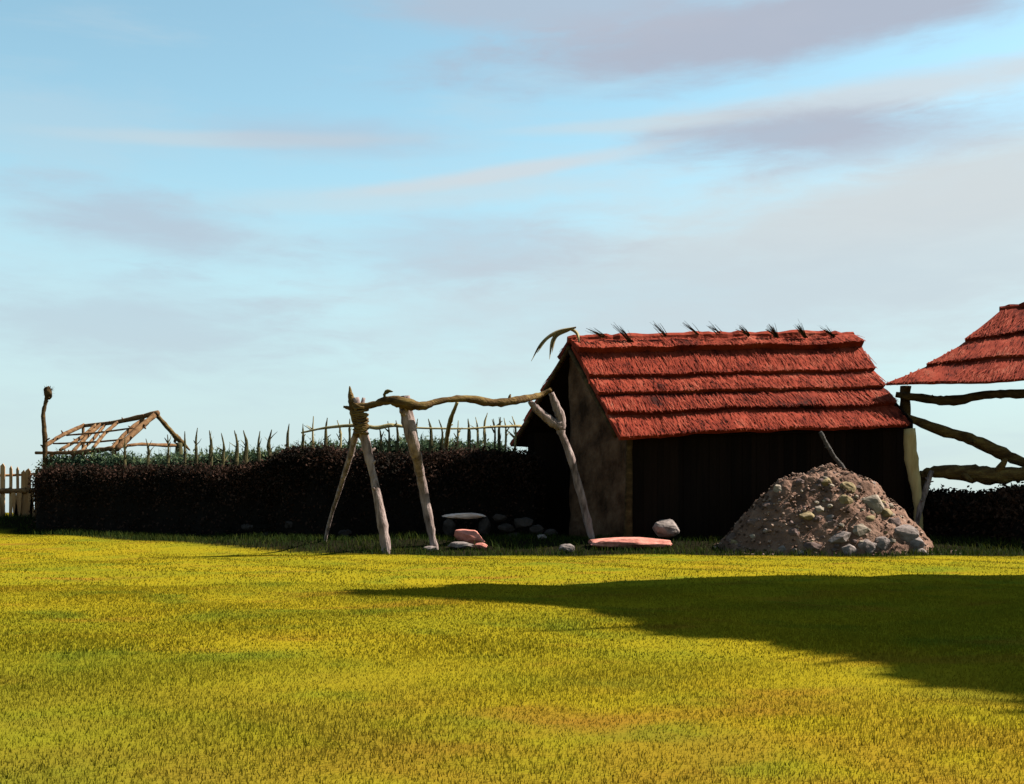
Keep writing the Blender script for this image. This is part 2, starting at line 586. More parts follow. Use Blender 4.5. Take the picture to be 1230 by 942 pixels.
rl = [(1098, 31.4, 612), (1120, 31.0, 598), (1150, 30.6, 596), (1180, 30.2, 598), (1205, 30.0, 594), (1235, 29.8, 590), (1300, 29.7, 588), (1380, 29.6, 592)]
hedge('brush_heap', 'low dark heap of brushwood under the rails beside the rubble mound', [gp(a, b) for a, b, c in rl], [zt(c, b) for a, b, c in rl], .6,
      M['hedge_core'], M['hedge_leaf'], 22000, .12, 9, cat='brushwood')

# ------------------------------------------------------------------ the red-roofed hut
A = gp(756, 29.55); Cb = gp(634, 34.4)
fr = Vector((7.6, 1.2, 0)); fdir = fr.normalized()
gv = Cb - A; gv.z = 0; gdir = gv.normalized()
RL, RR = at(684, 413, 31.9), at(1024, 408, 33.2)
EL, ER = at(744, 530, 29.1), at(1090, 517, 30.4)
BL = at(613, 540, 34.9)
BR = RR + (BL - RL)

hut = thing('thatched_hut', 'dark hut with a layered red thatched roof and tufts along its ridge', 'hut', (6.5, 31.5, ground(6.5, 31.5)))


def course(mb, P, n, t0, t1, d0, d1, seed, nS=110, nT=7, jag=.035, strands=700, slen=1.0, over=.03, cap=False):
    """one layer of a thatched slope. P(s,t) -> point on the bare slope, n its normal, d0/d1 thickness at top/bottom"""
    off = Vector((seed * 9.3, seed * 4.1, seed))
    rows = []
    slope = (P(.5, 1) - P(.5, 0)); Ls = slope.length; sd = slope.normalized()
    for j in range(nT + 1):
        f = j / nT
        row = []
        for i in range(nS + 1):
            s = i / nS
            tj = t0 + (t1 - t0) * f
            edge = f ** 3 * (mnoise.noise(Vector((s * 26, seed * 3.3, 0))) * jag * 1.3 + mnoise.noise(Vector((s * 90, seed * 7.7, 4))) * jag)
            s2 = s
            if i in (0, nS):
                s2 = s + mnoise.noise(Vector((tj * 30, seed, i))) * .006
            p = P(s2, tj) + sd * edge
            th = d0 + (d1 - d0) * f ** .8 + .03 * mnoise.noise(p * .9 + off) + .016 * mnoise.noise(p * 4 + off)
            row.append(p + n * max(th, .01))
        rows.append(row)
    under = [P(i / nS, t1) + sd * (mnoise.noise(Vector((i / nS * 26, seed * 3.3, 0))) * jag) - sd * .05 + n * (d1 * .12) for i in range(nS + 1)]
    rows.append(under)
    rows.append([P(i / nS, t0) - n * .02 for i in range(nS + 1)])
    W = nS + 1
    vs = [p for r in rows for p in r]
    fs = []
    for j in range(len(rows) - 1):
        for i in range(nS):
            fs.append((j * W + i, (j + 1) * W + i, (j + 1) * W + i + 1, j * W + i + 1))
    fs.append(tuple(j * W for j in range(len(rows))))
    fs.append(tuple(j * W + nS for j in range(len(rows) - 1, -1, -1)))
    mb.add(vs, fs)
    r = random.Random(seed)
    side = n.cross(sd)
    for _ in range(strands):
        s = r.random()
        f = r.random() ** .6
        tj = t0 + (t1 - t0) * f
        th = d0 + (d1 - d0) * f ** .8 + .01 + r.uniform(-.01, .03)
        p = P(s, tj) + n * th
        d = sd + side * r.gauss(0, .10) + n * ((d1 - d0) / ((t1 - t0) * Ls) + r.gauss(.01, .03))
        ln = r.uniform(.18, .5) * slen
        room = (t1 - tj) * Ls + r.uniform(.0, .10)
        ln = min(ln, max(room, .07))
        ribbon(mb, p, d, ln, r.uniform(.008, .02), n, r.uniform(-.03, .01), 1)


def bilin(a, b, c, d, sag=0.0, seed=0):
    def P(s, t):
        p = a.lerp(b, s).lerp(d.lerp(c, s), t)
        return p + Vector((0, 0, sag * (mnoise.noise(Vector((s * 3.1, t * 1.5, seed))) + .5 * mnoise.noise(Vector((s * 9, t * 3, seed))))))
    return P


mb = MB()
PF = bilin(RL, RR, ER, EL, .10, 1)
nF = (RR - RL).cross(EL - RL).normalized()
if nF.z < 0: nF = -nF
for k, (t0, t1, d0, d1) in enumerate([(.74, 1.0, .04, .19), (.555, .775, .06, .22), (.37, .585, .06, .22), (.04, .40, .11, .23)]):
    course(mb, PF, nF, t0, t1, d0, d1, 11 + k, strands=1100, jag=.03)
PB = bilin(RL, RR, BR, BL, .06, 2)
nB = (BL - RL).cross(RR - RL).normalized()
if nB.z < 0: nB = -nB
for k, (t0, t1) in enumerate([(.72, 1.0), (.42, .76), (.1, .46)]):
    course(mb, PB, nB, t0, t1, .06, .18, 21 + k, strands=250, nS=50)
roof = mb.build('roof', M['thatch'], hut)
roof['base'] = tuple(hut.location)
# ridge cap: folded over both slopes
mb = MB()
up = Vector((0, 0, .10))
PFc = bilin(RL + up, RR + up, ER + up, EL + up, .10, 1)
course(mb, PFc, nF, -.005, .175, .05, .31, 31, nT=5, strands=900, slen=.7, jag=.045)
PBc = bilin(RL + up, RR + up, BR + up, BL + up, .06, 2)
course(mb, PBc, nB, -.005, .18, .05, .20, 32, nT=5, nS=50, strands=150, slen=.7)
# roll along the very top
tube(mb, [RL.lerp(RR, i / 8) + Vector((0, 0, .10 + .05 * mnoise.noise(Vector((i * 1.3, 0, 3))))) - fdir * (.05 if i == 0 else 0) for i in range(9)], [.13, .17, .17, .16, .17, .12], sides=10, span=6, rough=.25, seed=4)
mb.build('ridge_cap', M['thatch'], roof)
# tufts on the ridge: (base px, base py, tip px, tip py, thickness)
for bx, by, tx, ty, th in [(722, 403, 705, 394, .6), (757, 409, 741, 388, 1.2), (796, 400, 785, 387, .9), (835, 399, 822, 388, .7), (862, 398, 852, 387, .6),
                           (897, 401, 887, 390, .9), (931, 401, 922, 387, 1.0), (966, 402, 957, 388, 1.1), (999, 401, 988, 390, .7)]:
    s = (bx - 684) / 340
    D = RL.y + (RR.y - RL.y) * s - .42
    p, q = at(bx, by, D), at(tx, ty, D + .05)
    mb = MB()
    for _ in range(int(20 * th)):
        j = Vector((random.gauss(0, .03), random.gauss(0, .03), random.gauss(0, .02)))
        e = q + Vector((random.gauss(0, .07), random.gauss(0, .06), random.gauss(0, .06)))
        ribbon(mb, p + j - (q - p) * .25, e - p, (e - p).length * random.uniform(.7, 1.15), .022 * th + .008, Vector((-1, 0, .2)), random.uniform(0, .08), 3)
    mb.build('ridge_tuft', M['tuft'], roof)
# bent dry frond at the gable end of the ridge
mb = MB()
for pts in ([(696, 412), (693, 400), (684, 395), (672, 398)], [(692, 393), (668, 399), (650, 413), (638, 434)], [(676, 397), (664, 408), (660, 432)], [(690, 394), (660, 404), (645, 424)], [(685, 396), (668, 404), (663, 424)]):
    C = spline([at(a_, b_, 31.6) for a_, b_ in pts], 6)
    N = len(C)
    vs = []
    for i, c in enumerate(C):
        w = .075 * math.sin(math.pi * min(1, .15 + .85 * i / (N - 1))) + .006
        sd_ = (C[min(i + 1, N - 1)] - C[max(i - 1, 0)]).cross(Vector((0.2, 1, .1))).normalized()
        vs += [c - sd_ * w * .55 + Vector((0, .05, 0)), c + Vector((0, -.02, .01)), c + sd_ * w * .55 + Vector((0, .05, 0))]
    mb.add(vs, [(3 * i + a_, 3 * i + a_ + 1, 3 * i + a_ + 4, 3 * i + a_ + 3) for i in range(N - 1) for a_ in (0, 1)])
tag(mb.build('dry_frond', M['frond'], hut), 'bleached palm frond drooping off the gable end of the ridge')


# walls ------------------------------------------------------------
def roof_under(p):
    """height of the underside of the roof above plan point p"""
    def plane_z(o, n):
        return o.z - (n.x * (p.x - o.x) + n.y * (p.y - o.y)) / n.z
    return min(plane_z(EL, nF), plane_z(BL, nB)) - .03


def boards(mb, a, b, t, bottom, w=.17, top=None, seed=0):
    """upright boards from a to b, each running up to the roof"""
    r = random.Random(seed)
    d = (b - a); d.z = 0
    L = d.length; d.normalize()
    nn = Vector((d.y, -d.x, 0))
    x, par = 0, 0
    while x < L - .02:
        ww = min(w * r.uniform(.75, 1.25), L - x)
        p0, p1 = a + d * x, a + d * min(x + ww + .03, L)
        par = 1 - par
        o = nn * (r.uniform(.004, .012) * (1 if par else -1))
        z0, z1 = roof_under(p0), roof_under(p1)
        poly = [Vector((p0.x, p0.y, bottom)) + o, Vector((p1.x, p1.y, bottom)) + o, Vector((p1.x, p1.y, z1)) + o, Vector((p0.x, p0.y, z0)) + o]
        prism(mb, poly, -nn * t)
        x += ww


zb = A.z - .25
A2, B2 = A, A + fr * 1.0
C2 = A + gv; D2 = B2 + gv
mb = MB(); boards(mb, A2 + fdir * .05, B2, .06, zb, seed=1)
tag(mb.build('front_wall', M['wall_dark'], hut), 'near-black front wall, the shade under the eaves put into its colour')
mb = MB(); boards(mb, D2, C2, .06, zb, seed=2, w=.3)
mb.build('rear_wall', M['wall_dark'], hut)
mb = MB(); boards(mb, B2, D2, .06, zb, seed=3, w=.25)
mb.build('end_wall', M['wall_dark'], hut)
# gable: daubed panel on the near half, open hole on the far half with dark boards behind
mid = A.lerp(C2, .55)
a0 = A + gdir * .04
mb = MB()
n_st = 14
front, back = [], []
nn = Vector((-gdir.y, gdir.x, 0))
if nn.x > 0: nn = -nn
cols_, rows_ = 16, 18
grid = []
for i in range(cols_ + 1):
    p = a0.lerp(mid, i / cols_)
    zt_ = roof_under(p)
    for j in range(rows_ + 1):
        z = zb + (zt_ - zb) * j / rows_
        q = Vector((p.x, p.y, z))
        k = .05 * mnoise.noise(q * 1.7) + .03 * mnoise.noise(q * 5)
        edge = .10 * mnoise.noise(Vector((0, 0, z * 2))) if i == cols_ else 0
        grid.append(q + nn * k + gdir * edge)
fs = [(i * (rows_ + 1) + j, i * (rows_ + 1) + j + 1, (i + 1) * (rows_ + 1) + j + 1, (i + 1) * (rows_ + 1) + j) for i in range(cols_) for j in range(rows_)]
nb = len(grid)
gridb = [g - nn * .16 for g in grid]
fsb = [tuple(x + nb for x in reversed(f)) for f in fs]
W_ = rows_ + 1
rim = [(i, i + W_) for i in range(0, cols_ * W_, W_)] + [(i + rows_, i + rows_ + W_) for i in range(0, cols_ * W_, W_)] + [(j, j + 1) for j in range(rows_)] + [(cols_ * W_ + j, cols_ * W_ + j + 1) for j in range(rows_)]
mb.add(grid + gridb, fs + fsb + [(a_, b_, b_ + nb, a_ + nb) for a_, b_ in rim])
tag(mb.build('gable_wall', M['wall_mud'], hut, smooth=True), 'brown daubed wall on the near half of the gable')
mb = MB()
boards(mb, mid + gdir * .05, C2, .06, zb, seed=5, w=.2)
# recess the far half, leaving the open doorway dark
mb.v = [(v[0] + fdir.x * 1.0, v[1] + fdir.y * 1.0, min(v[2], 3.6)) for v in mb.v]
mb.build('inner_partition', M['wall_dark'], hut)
# added dark sheets under both slopes stand in for the shade indoors
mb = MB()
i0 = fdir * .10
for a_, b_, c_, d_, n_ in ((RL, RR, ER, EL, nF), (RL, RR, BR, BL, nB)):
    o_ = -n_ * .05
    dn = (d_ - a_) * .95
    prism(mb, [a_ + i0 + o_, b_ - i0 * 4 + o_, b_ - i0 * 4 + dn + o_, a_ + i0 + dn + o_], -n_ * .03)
mb.build('shade_lining', M['wall_dark'], hut)
# corner posts and gable rafters
mb = MB()
tube(mb, [A - fdir * .05 + Vector((0, -.08, -.3)), A - fdir * .02 + Vector((0, -.08, 1.3)), A + Vector((0, -.06, 2.75))], [.11, .09, .08], seed=5, sides=10)
mb.build('corner_post', M['beam_dark'], hut, smooth=True)
mb = MB()
yp = gp(1104, 30.4)
tube(mb, [Vector((yp.x, yp.y, yp.z - .2)), at(1102, 600, 30.4), at(1096, 560, 30.35), at(1092, 515, 30.3)], [.09, .12, .17, .16], seed=6, sides=14)
tag(mb.build('corner_post', M['post_yellow'], hut, smooth=True), 'pale yellow sunlit post at the right end of the front wall')
mb = MB()
tube(mb, [RL - nF * .12 - fdir * .02, RL.lerp(EL, .5) - nF * .10, EL - nF * .06 + (RL - EL) * .06], [.06, .06, .05], seed=8, sides=8)
tube(mb, [RL - nB * .12 - fdir * .02, RL.lerp(BL, .5) - nB * .10, BL - nB * .06 + (RL - BL) * .06], [.06, .06, .05], seed=9, sides=8)
mb.build('gable_rafter', M['beam_dark'], hut, smooth=True)

# ------------------------------------------------------------------ open shelter at the right
sh = thing('open_shelter', 'open-sided shelter with a red thatched roof, cut off by the right edge', 'shelter', (13.0, 31.5, ground(13, 31.5)))
T0 = at(1064, 465, 31.0)
u = Vector((.953, -.304, 0)); v = Vector((.304, .953, 0))
E1 = T0 + u * 8.5 + Vector((0, 0, -.05))
R0 = at(1206, 372, 33.0)
R1 = R0 + u * 5.0
R1 = Vector((R1.x, R1.y, R0.z - .02))
nS_ = (R1 - R0).cross(T0 - R0).normalized()
if nS_.z < 0: nS_ = -nS_


def PS(s, t):
    p = R0.lerp(R1, s).lerp(T0.lerp(E1, s), t)
    # the free left edge sweeps out in a hollow curve
    hollow = .42 * math.sin(math.pi * t) * max(0, 1 - s * 4) * (1 if t < .999 else 0)
    p = p + Vector((0, 0, -hollow * .45)) + u * hollow * .25
    return p + Vector((0, 0, .05 * mnoise.noise(Vector((s * 6, t * 2, 5)))))


mb = MB()
for k, (t0, t1, d0, d1) in enumerate([(.66, 1.0, .04, .13), (.33, .70, .05, .15), (0.0, .38, .06, .17)]):
    course(mb, PS, nS_, t0, t1, d0, d1, 41 + k, strands=1100, nS=100, jag=.03)
# short steep rear slope
K0 = at(1152, 452, 34.6); K1 = K0 + u * 7
nK = (R0 - R1).cross(K0 - R0).normalized()
if nK.z < 0: nK = -nK
PK = bilin(R0, R1, K1, K0, .03, 6)
course(mb, PK, nK, 0, 1.0, .03, .12, 51, strands=200, nS=40)
tube(mb, [R0 + Vector((-.12, 0, -.02)), R0 + u * 1 + Vector((0, 0, .06)), R0 + u * 3 + Vector((0, 0, .03)), R1], [.10, .15, .16, .14], sides=10, span=8, rough=.2, seed=14)
mb.build('roof', M['thatch'], sh)


def part_tube(name, parent, m, pts, radii, seed, label=None, sides=12, span=6, rough=.14):
    mb = MB()
    tube(mb, pts, radii, sides=sides, seed=seed, span=span, rough=rough)
    C = spline(pts, 6)
    rk_ = random.Random(seed)
    for _ in range(rk_.randint(2, 4)):
        i = rk_.randint(2, len(C) - 3)
        r_ = radii[min(int(i / len(C) * len(radii)), len(radii) - 1)]
        ax = (C[i + 1] - C[i - 1]).normalized()
        dv = Vector((rk_.gauss(0, 1), -abs(rk_.gauss(0, .6)), rk_.gauss(.3, .6)))
        dv = (dv - ax * dv.dot(ax)).normalized() + ax * .5
        tube(mb, [C[i], C[i] + dv * r_ * 1.15, C[i] + dv * r_ * rk_.uniform(1.5, 2.3)], [r_ * .55, r_ * .38, r_ * .2], sides=7, span=3, seed=seed + i)
    o = mb.build(name, m, parent, smooth=True)
    if label: o['label'] = label
    return o


g1 = gp(1089, 31.6)
part_tube('post', sh, M['beam_dark'], [g1 - Vector((0, 0, .3)), at(1090, 560, 31.6), at(1087, 500, 31.6), at(1088, 464, 31.6)], [.13, .13, .15, .14], 61)
g2 = gp(1315, 30.0)
part_tube('post', sh, M['beam_dark'], [g2 - Vector((0, 0, .3)), at(1316, 540, 30), at(1313, 455, 30)], [.14, .14, .12], 62)
g3 = gp(1262, 33.6)
part_tube('post', sh, M['beam_dark'], [g3 - Vector((0, 0, .3)), at(1262, 520, 33.6), at(1262, 392, 33.6)], [.13, .13, .11], 63)
part_tube('beam', sh, M['beam_dark'], [at(1076, 474, 31.4), at(1120, 480, 31.2), at(1145, 481, 31.1), at(1190, 474, 30.8), at(1230, 473, 30.4), at(1322, 468, 30)], [.09, .12, .14, .11, .12, .11], 64, 'rough log tied level under the eave')
part_tube('beam', sh, M['beam'], [at(1086, 500, 31.4), at(1130, 517, 31.3), at(1165, 527, 31.2), at(1200, 543, 31.1), at(1232, 557, 31.0), at(1330, 598, 30.6)], [.10, .15, .14, .17, .13, .12], 65, 'rough log slanting down from the corner post')
part_tube('rail', sh, M['beam'], [at(1106, 572, 30.9), at(1122, 567, 30.8), at(1160, 568, 30.6), at(1190, 571, 30.4), at(1235, 569, 30.1), at(1330, 566, 29.9)], [.10, .16, .22, .24, .18, .16], 66, 'thick brown log rail above the brushwood')
g4 = gp(1108, 31.0)
part_tube('rail_post', sh, M['beam_dark'], [g4 - Vector((0, 0, .3)), at(1107, 600, 31.0), at(1110, 566, 31.0)], [.13, .13, .12], 67)

st = thing('leaning_stick', 'pale grey stick leaning against the thick log rail beside the rubble mound', 'stick', gp(1101, 30.2))
part_tube('shaft', st, M['pole_grey'], [at(1099, 640, 30.2), at(1107, 605, 30.3), at(1119, 566, 30.45)], [.05, .075, .06], 71)
lp = thing('leaning_pole', 'thin dark grey pole leaning up to the hut eave behind the rubble mound', 'pole', gp(1050, 29.5))
part_tube('shaft', lp, M['pole_dark'], [Vector((gp(1062, 29.6).x, 29.6, gp(1062, 29.6).z - .1)), at(1018, 571, 29.55), at(1000, 546, 29.5), at(985, 519, 29.45)], [.06, .062, .058, .05], 72)

# ------------------------------------------------------------------ pole trestle
tr = thing('pole_trestle', 'rough pole trestle with a wavy log laid across to a forked post', 'trestle', (-1.5, 28.5, ground(-1.5, 28.5)))


def down(p):
    return Vector((p.x, p.y, p.z - .15))


h1, h2, h3, h4 = ground_hit(465, 665), ground_hit(524, 660), ground_hit(389, 650), ground_hit(713, 650)
TD = h1.y + .25
part_tube('leg', tr, M['pole_grey'], [down(h1), at(461, 640, h1.y), at(452, 590, h1.y + .1), at(442, 545, TD), at(433, 505, TD), at(427, 478, TD)], [.10, .125, .095, .10, .12, .08], 81, sides=14)
part_tube('leg', tr, M['pole_grey'], [down(h2), at(516, 630, h2.y - .1), at(507, 580, h2.y - .2), at(497, 535, TD + .05), at(488, 495, TD), at(486, 476, TD)], [.085, .105, .115, .13, .17, .11], 82, sides=14)
part_tube('leg', tr, M['pole_grey'], [down(h3), at(397, 622, h3.y - .4), at(410, 582, TD + 1.0), at(424, 535, TD + .4), at(432, 500, TD + .12), at(437, 478, TD + .12)], [.04, .05, .06, .075, .09, .04], 83, 'thin pole splayed out to the left')
part_tube('stub', tr, M['beam'], [at(434, 525, TD + .05), at(427, 495, TD + .05), at(422, 479, TD), at(420, 464, TD)], [.12, .13, .08, .015], 84, 'broken brown stub poking up over the log')
mb = MB()
for k in range(15):
    z = 487 + k * 2.3 + random.uniform(-1, 1)
    a_, b_ = random.uniform(-3, 3), random.uniform(-3, 3)
    w_ = random.uniform(-1.5, 1.5)
    tube(mb, [at(424 + w_, z + a_, TD - .17), at(433, z + 1.5, TD - .20), at(441 + w_, z + b_, TD - .1), at(436, z + b_, TD + .2), at(425, z + a_, TD + .14), at(424 + w_, z + a_, TD - .17)], [.02, .028, .02], sides=6, span=4, seed=90 + k)
mb.build('lashing', M['beam'], tr, smooth=True)
fD = h4.y
part_tube('beam', tr, M['beam'], [at(424, 489, TD - .05), at(445, 487, TD - .12), at(466, 481, TD - .2), at(484, 484, TD - .26), at(507, 488, TD - .22), at(527, 482, TD), at(560, 479, TD + .35), at(592, 484, TD + .7), at(620, 481, TD + 1.0), at(648, 475, fD - .3), at(662, 468, fD - .2)],
          [.09, .075, .10, .135, .10, .07, .085, .10, .09, .07, .05], 85, 'wavy log lying across the trestle', sides=14)
mb = MB()
tube(mb, [at(464, 484, TD - .2), at(462, 476, TD - .2), at(462, 473.5, TD - .2), at(466, 470, TD - .22), at(472, 470.5, TD - .24)], [.05, .03, .035, .05, .01], sides=8, seed=86)
mb.build('bark_strip', M['tuft'], tr, smooth=True)
fp = MB()
tube(fp, [down(h4), at(704, 618, fD), at(694, 580, fD), at(684, 545, fD), at(675, 522, fD), at(671, 508, fD)], [.085, .095, .10, .10, .10, .13], sides=14, seed=87)
tube(fp, [at(673, 514, fD), at(658, 503, fD - .08), at(645, 492, fD - .15), at(636, 482, fD - .2)], [.11, .12, .10, .06], sides=12, seed=88)
tube(fp, [at(674, 517, fD), at(674, 503, fD), at(668, 488, fD - .02), at(662, 472, fD - .05)], [.11, .12, .11, .07], sides=12, seed=89)
fp.build('forked_post', M['pole_grey'], tr, smooth=True)['label'] = 'grey forked post carrying the end of the log'
ls = thing('leaning_branch', 'thin bent branch leaning up against the wavy trestle log', 'branch', gp(535, 32.0))
part_tube('shaft', ls, M['rail'], [gp(533, 33.4, -.1), at(534, 560, 33.3), at(537, 525, 32.4), at(541, 505, 31.2), at(549, 484, 29.6)], [.075, .07, .065, .06, .04], 91)

# ------------------------------------------------------------------ stake fence behind the dark hedge
sf = thing('stake_fence', 'row of sprouting stakes with a thin pale rail standing up out of the hedge', 'fence', gp(400, 34.2))
stakes = [(236, 525, 1.0), (253, 528, 1.3), (268, 531, 1.0), (284, 528, 1.2), (295, 528, 1.4), (311, 529, 1.1), (324, 527, 1.4), (346, 520, 1.1), (364, 520, 1.0), (376, 511, .7), (392, 513, 1.1),
          (408, 516, .8), (457, 522, .9), (477, 516, .9), (517, 514, 1.3), (550, 516, .7), (563, 514, 1.2), (583, 507, .9), (594, 514, .7), (607, 513, .7), (420, 514, .9), (438, 516, .8), (467, 517, .7), (500, 514, .8), (530, 515, .8), (573, 512, .8), (600, 512, .9), (618, 511, .8), (222, 529, .9), (202, 533, .8), (178, 538, .9), (150, 536, .9)]
for i, (px, py, w) in enumerate(stakes):
    D = float(np.interp(px, [100, 236, 346, 430, 620], [37.6, 35.9, 34.2, 33.6, 34.4]))
    g = gp(px, D)
    mb = MB()
    j = random.uniform(-2, 2)
    w *= .9; py -= 3
    tube(mb, [g - Vector((0, 0, .2)), at(px + j * .4, 575, D), at(px, 550, D), at(px - j * .7, py + 8, D), at(px + j * 1.6, py - 8, D)], [.065 * w, .062 * w, .058 * w, .042 * w, .010], sides=8, span=4, seed=100 + i, rough=.2)
    for _ in range(7):
        zz = random.uniform(py + 2, 558)
        ribbon(mb, at(px, zz, D), Vector((random.gauss(0, .6), random.gauss(0, .6), 1)), random.uniform(.12, .34), .03, Vector((random.gauss(0, 1), random.gauss(0, 1), 0)), .04)
    mb.build('stake', M['rail'] if (px > 500 and i % 2) or px in (376, 408) else M['stake'], sf)
part_tube('rail', sf, M['rail'], [at(362, 520, 33.9), at(392, 514, 33.7), at(430, 511, 33.5), at(452, 514, 33.4), at(470, 511, 33.4), at(500, 514, 33.5), at(560, 515, 33.8), at(590, 513, 34.0), at(626, 512, 34.4)], [.025, .035, .05, .06, .06, .03, .025, .035, .045], 131, 'thin crooked pale rail tied along the stakes')

# ------------------------------------------------------------------ bare roof frame behind the hedge, at the left
bf = thing('roof_frame', 'bare skeleton of a hut roof, brown rafters showing above the dark hedge', 'roof frame', gp(140, 41.5))
bD = 41.0
pR0, pR1 = at(100, 512, bD + 1.3), at(189, 496, bD - .2)
eL, eM, eR = at(45, 545, bD - .6), at(137, 540, bD - 2.0), at(226, 539, bD + .6)
part_tube('ridge_pole', bf, M['rafter'], [at(98, 512, bD + 1.3), at(140, 507, bD + .6), at(190, 496, bD - .25)], [.06, .075, .085], 141)
part_tube('eave_pole', bf, M['rafter'], [at(43, 544, bD - .6), at(83, 544, bD - 1.2), at(105, 543, bD - 1.5), at(137, 538, bD - 2.0)], [.05, .07, .10, .07], 142)
part_tube('eave_pole', bf, M['rafter'], [at(134, 539, bD - 2.0), at(165, 534, bD - 1.2), at(200, 535, bD), at(222, 535, bD + .6)], [.05, .05, .07, .05], 143, 'pale tie pole across the open gable')
raf = [((101, 511), (52, 537), 1.3, -.7, .075), ((116, 510), (72, 541), 1.0, -1.0, .06), ((122, 509), (88, 542), .95, -1.2, .065), ((128, 508), (97, 543), .9, -1.4, .05), ((143, 506), (112, 538), .6, -1.6, .06),
       ((172, 503), (132, 541), .1, -1.9, .065), ((187, 498), (140, 540), -.2, -2.0, .10), ((178, 508), (146, 533), -.2, -1.6, .05)]
for i, ((ax, ay), (bx, by), d1, d2, r) in enumerate(raf):
    p, q = at(ax, ay, bD + d1), at(bx, by, bD + d2)
    m_ = p.lerp(q, .5) + Vector((random.gauss(0, .05), 0, random.gauss(0, .04)))
    part_tube('rafter', bf, M['rafter'], [p, m_, q], [r, r * 1.1, r * .9], 150 + i, sides=8)
part_tube('rafter', bf, M['beam'], [at(186, 496, bD - .2), at(207, 520, bD + .2), at(214, 527, bD + .35), at(228, 541, bD + .7)], [.07, .085, .11, .03], 160, 'heavier rafter on the right slope of the gable')
for i, ((ax, ay), (bx, by), d1, d2) in enumerate([((80, 523), (160, 514), .2, -.9), ((64, 533), (150, 528), -.2, -1.5)]):
    part_tube('batten', bf, M['rafter'], [at(ax, ay, bD + d1), at((ax + bx) / 2, (ay + by) / 2 + 1, bD + (d1 + d2) / 2), at(bx, by, bD + d2)], [.03, .035, .03], 165 + i, sides=8)
for i, (px, py, D, r) in enumerate([(215, 532, bD + .4, .13), (137, 540, bD - 1.95, .08), (88, 544, bD - 1.2, .07), (62, 543, bD - .8, .06), (100, 512, bD + 1.35, .06)]):
    g = gp(px, D)
    part_tube('post', bf, M['stake'] if px == 215 else M['rafter'], [g - Vector((0, 0, .3)), at(px, (py + 600) / 2, D), at(px, py, D)], [r, r * 1.1, r], 170 + i, sides=10)

# tall pole with a round knob
kp = thing('knobbed_pole', 'tall dark pole with a lumpy knob on top at the left end of the hedge', 'pole', gp(54, 40.1))
kD = 40.1
g = gp(55, kD)
part_tube('shaft', kp, M['beam_dark'], [g - Vector((0, 0, .3)), at(55, 580, kD), at(54, 530, kD), at(52, 500, kD), at(55, 483, kD), at(57, 474, kD)], [.08, .09, .085, .07, .065, .07], 181)
mb = MB()
kc = at(58, 472, kD)
rock_mesh(mb, kc, .17, .16, .25, 183, sub=3, facets=4)
for _ in range(40):
    d = Vector((random.gauss(0, 1), random.gauss(0, 1), random.gauss(.4, 1)))
    ribbon(mb, kc + d.normalized() * .14, d, random.uniform(.06, .16), .018, Vector((0, 0, 1)), .02)
mb.build('knob', M['beam_dark'], kp)

# plank fence at the left edge
pf = thing('plank_fence', 'rickety brown plank fence on the low bank at the left edge', 'fence', gp(20, 40.6))
fD0 = 40.6
for i, (px, py0, w, tilt) in enumerate([(-96, 562, .10, .5), (-78, 558, .12, -1), (-60, 565, .10, 1), (-42, 560, .13, 0), (-24, 563, .10, .5), (-10, 560, .12, -1), (2.5, 559, .09, .3), (12.5, 562, .055, .2), (21.5, 563, .05, -.4), (27.5, 567, .085, .3), (34, 565, .10, -.3), (43, 565, .05, .4)]):
    x = (px - CX) / F * fD0
    z0 = ground(x, fD0) - .2
    z1 = CH + (HY - py0) / F * fD0
    mb = MB()
    t = tilt * .05
    poly = [Vector((x - w, fD0, z0)), Vector((x + w, fD0, z0)), Vector((x + w * .9 + t, fD0, z1 - .05)), Vector((x + w * .15 + t, fD0, z1 + .07)), Vector((x - w * .9 + t, fD0, z1 - .02))]
    prism(mb, poly, Vector((0, .035, 0)))
    mb.build('picket', M['plank'], pf)
for i, (px, w, k) in enumerate([(17, .09, .12), (25, .11, -.10), (36, .09, .16), (41, .06, -.1), (-3, .10, .1), (-30, .12, -.1)]):
    x = (px - CX) / F * fD0
    z0 = ground(x, fD0) - .15
    mb = MB()
    prism(mb, [Vector((x - w + k, fD0 - .10, z0)), Vector((x + w + k, fD0 - .10, z0)), Vector((x + w * .8, fD0 - .10, zt(587, fD0))), Vector((x - w * .8, fD0 - .10, zt(588, fD0)))], Vector((0, .03, 0)))
    mb.build('patch_board', M['plank'], pf)
part_tube('rail', pf, M['plank'], [at(-100, 572, fD0 + .08), at(-40, 571, fD0 + .08), at(14, 571, fD0 + .08), at(46, 569, fD0 + .08)], [.05, .05, .045, .04], 191, sides=8)
part_tube('rail', pf, M['rafter'], [at(-100, 591, fD0 - .05), at(-40, 590, fD0 - .05), at(10, 590, fD0 - .05), at(47, 589, fD0 - .05)], [.08, .075, .09, .08], 192, 'thick lower rail', sides=8)

# ------------------------------------------------------------------ rubble mound and stones
mc = Vector((7.5, 28.35, 0))


def mound_h(x, y):
    """height of the earth mound above z=0"""
    dx, dy = x - mc.x, y - mc.y
    rx = 2.55 if dx < 0 else 2.75
    r = math.sqrt((dx / rx) ** 2 + (dy / 1.45) ** 2)
    if r >= 1: return -1
    prof = (1 - r * r) * .5 + .5 * ((1 - r) ** .62 if dx > 0 else (1 - r) ** .8)
    k = .12 * mnoise.noise(Vector((x * .9, y * .9, 2.0))) + .08 * mnoise.noise(Vector((x * 2.6, y * 2.6, 5.0)))
    return 2.22 * min(1, prof * 1.02) * (1 - .12 * r) * (1 + k * min(1, 2 * (1 - r))) + .02


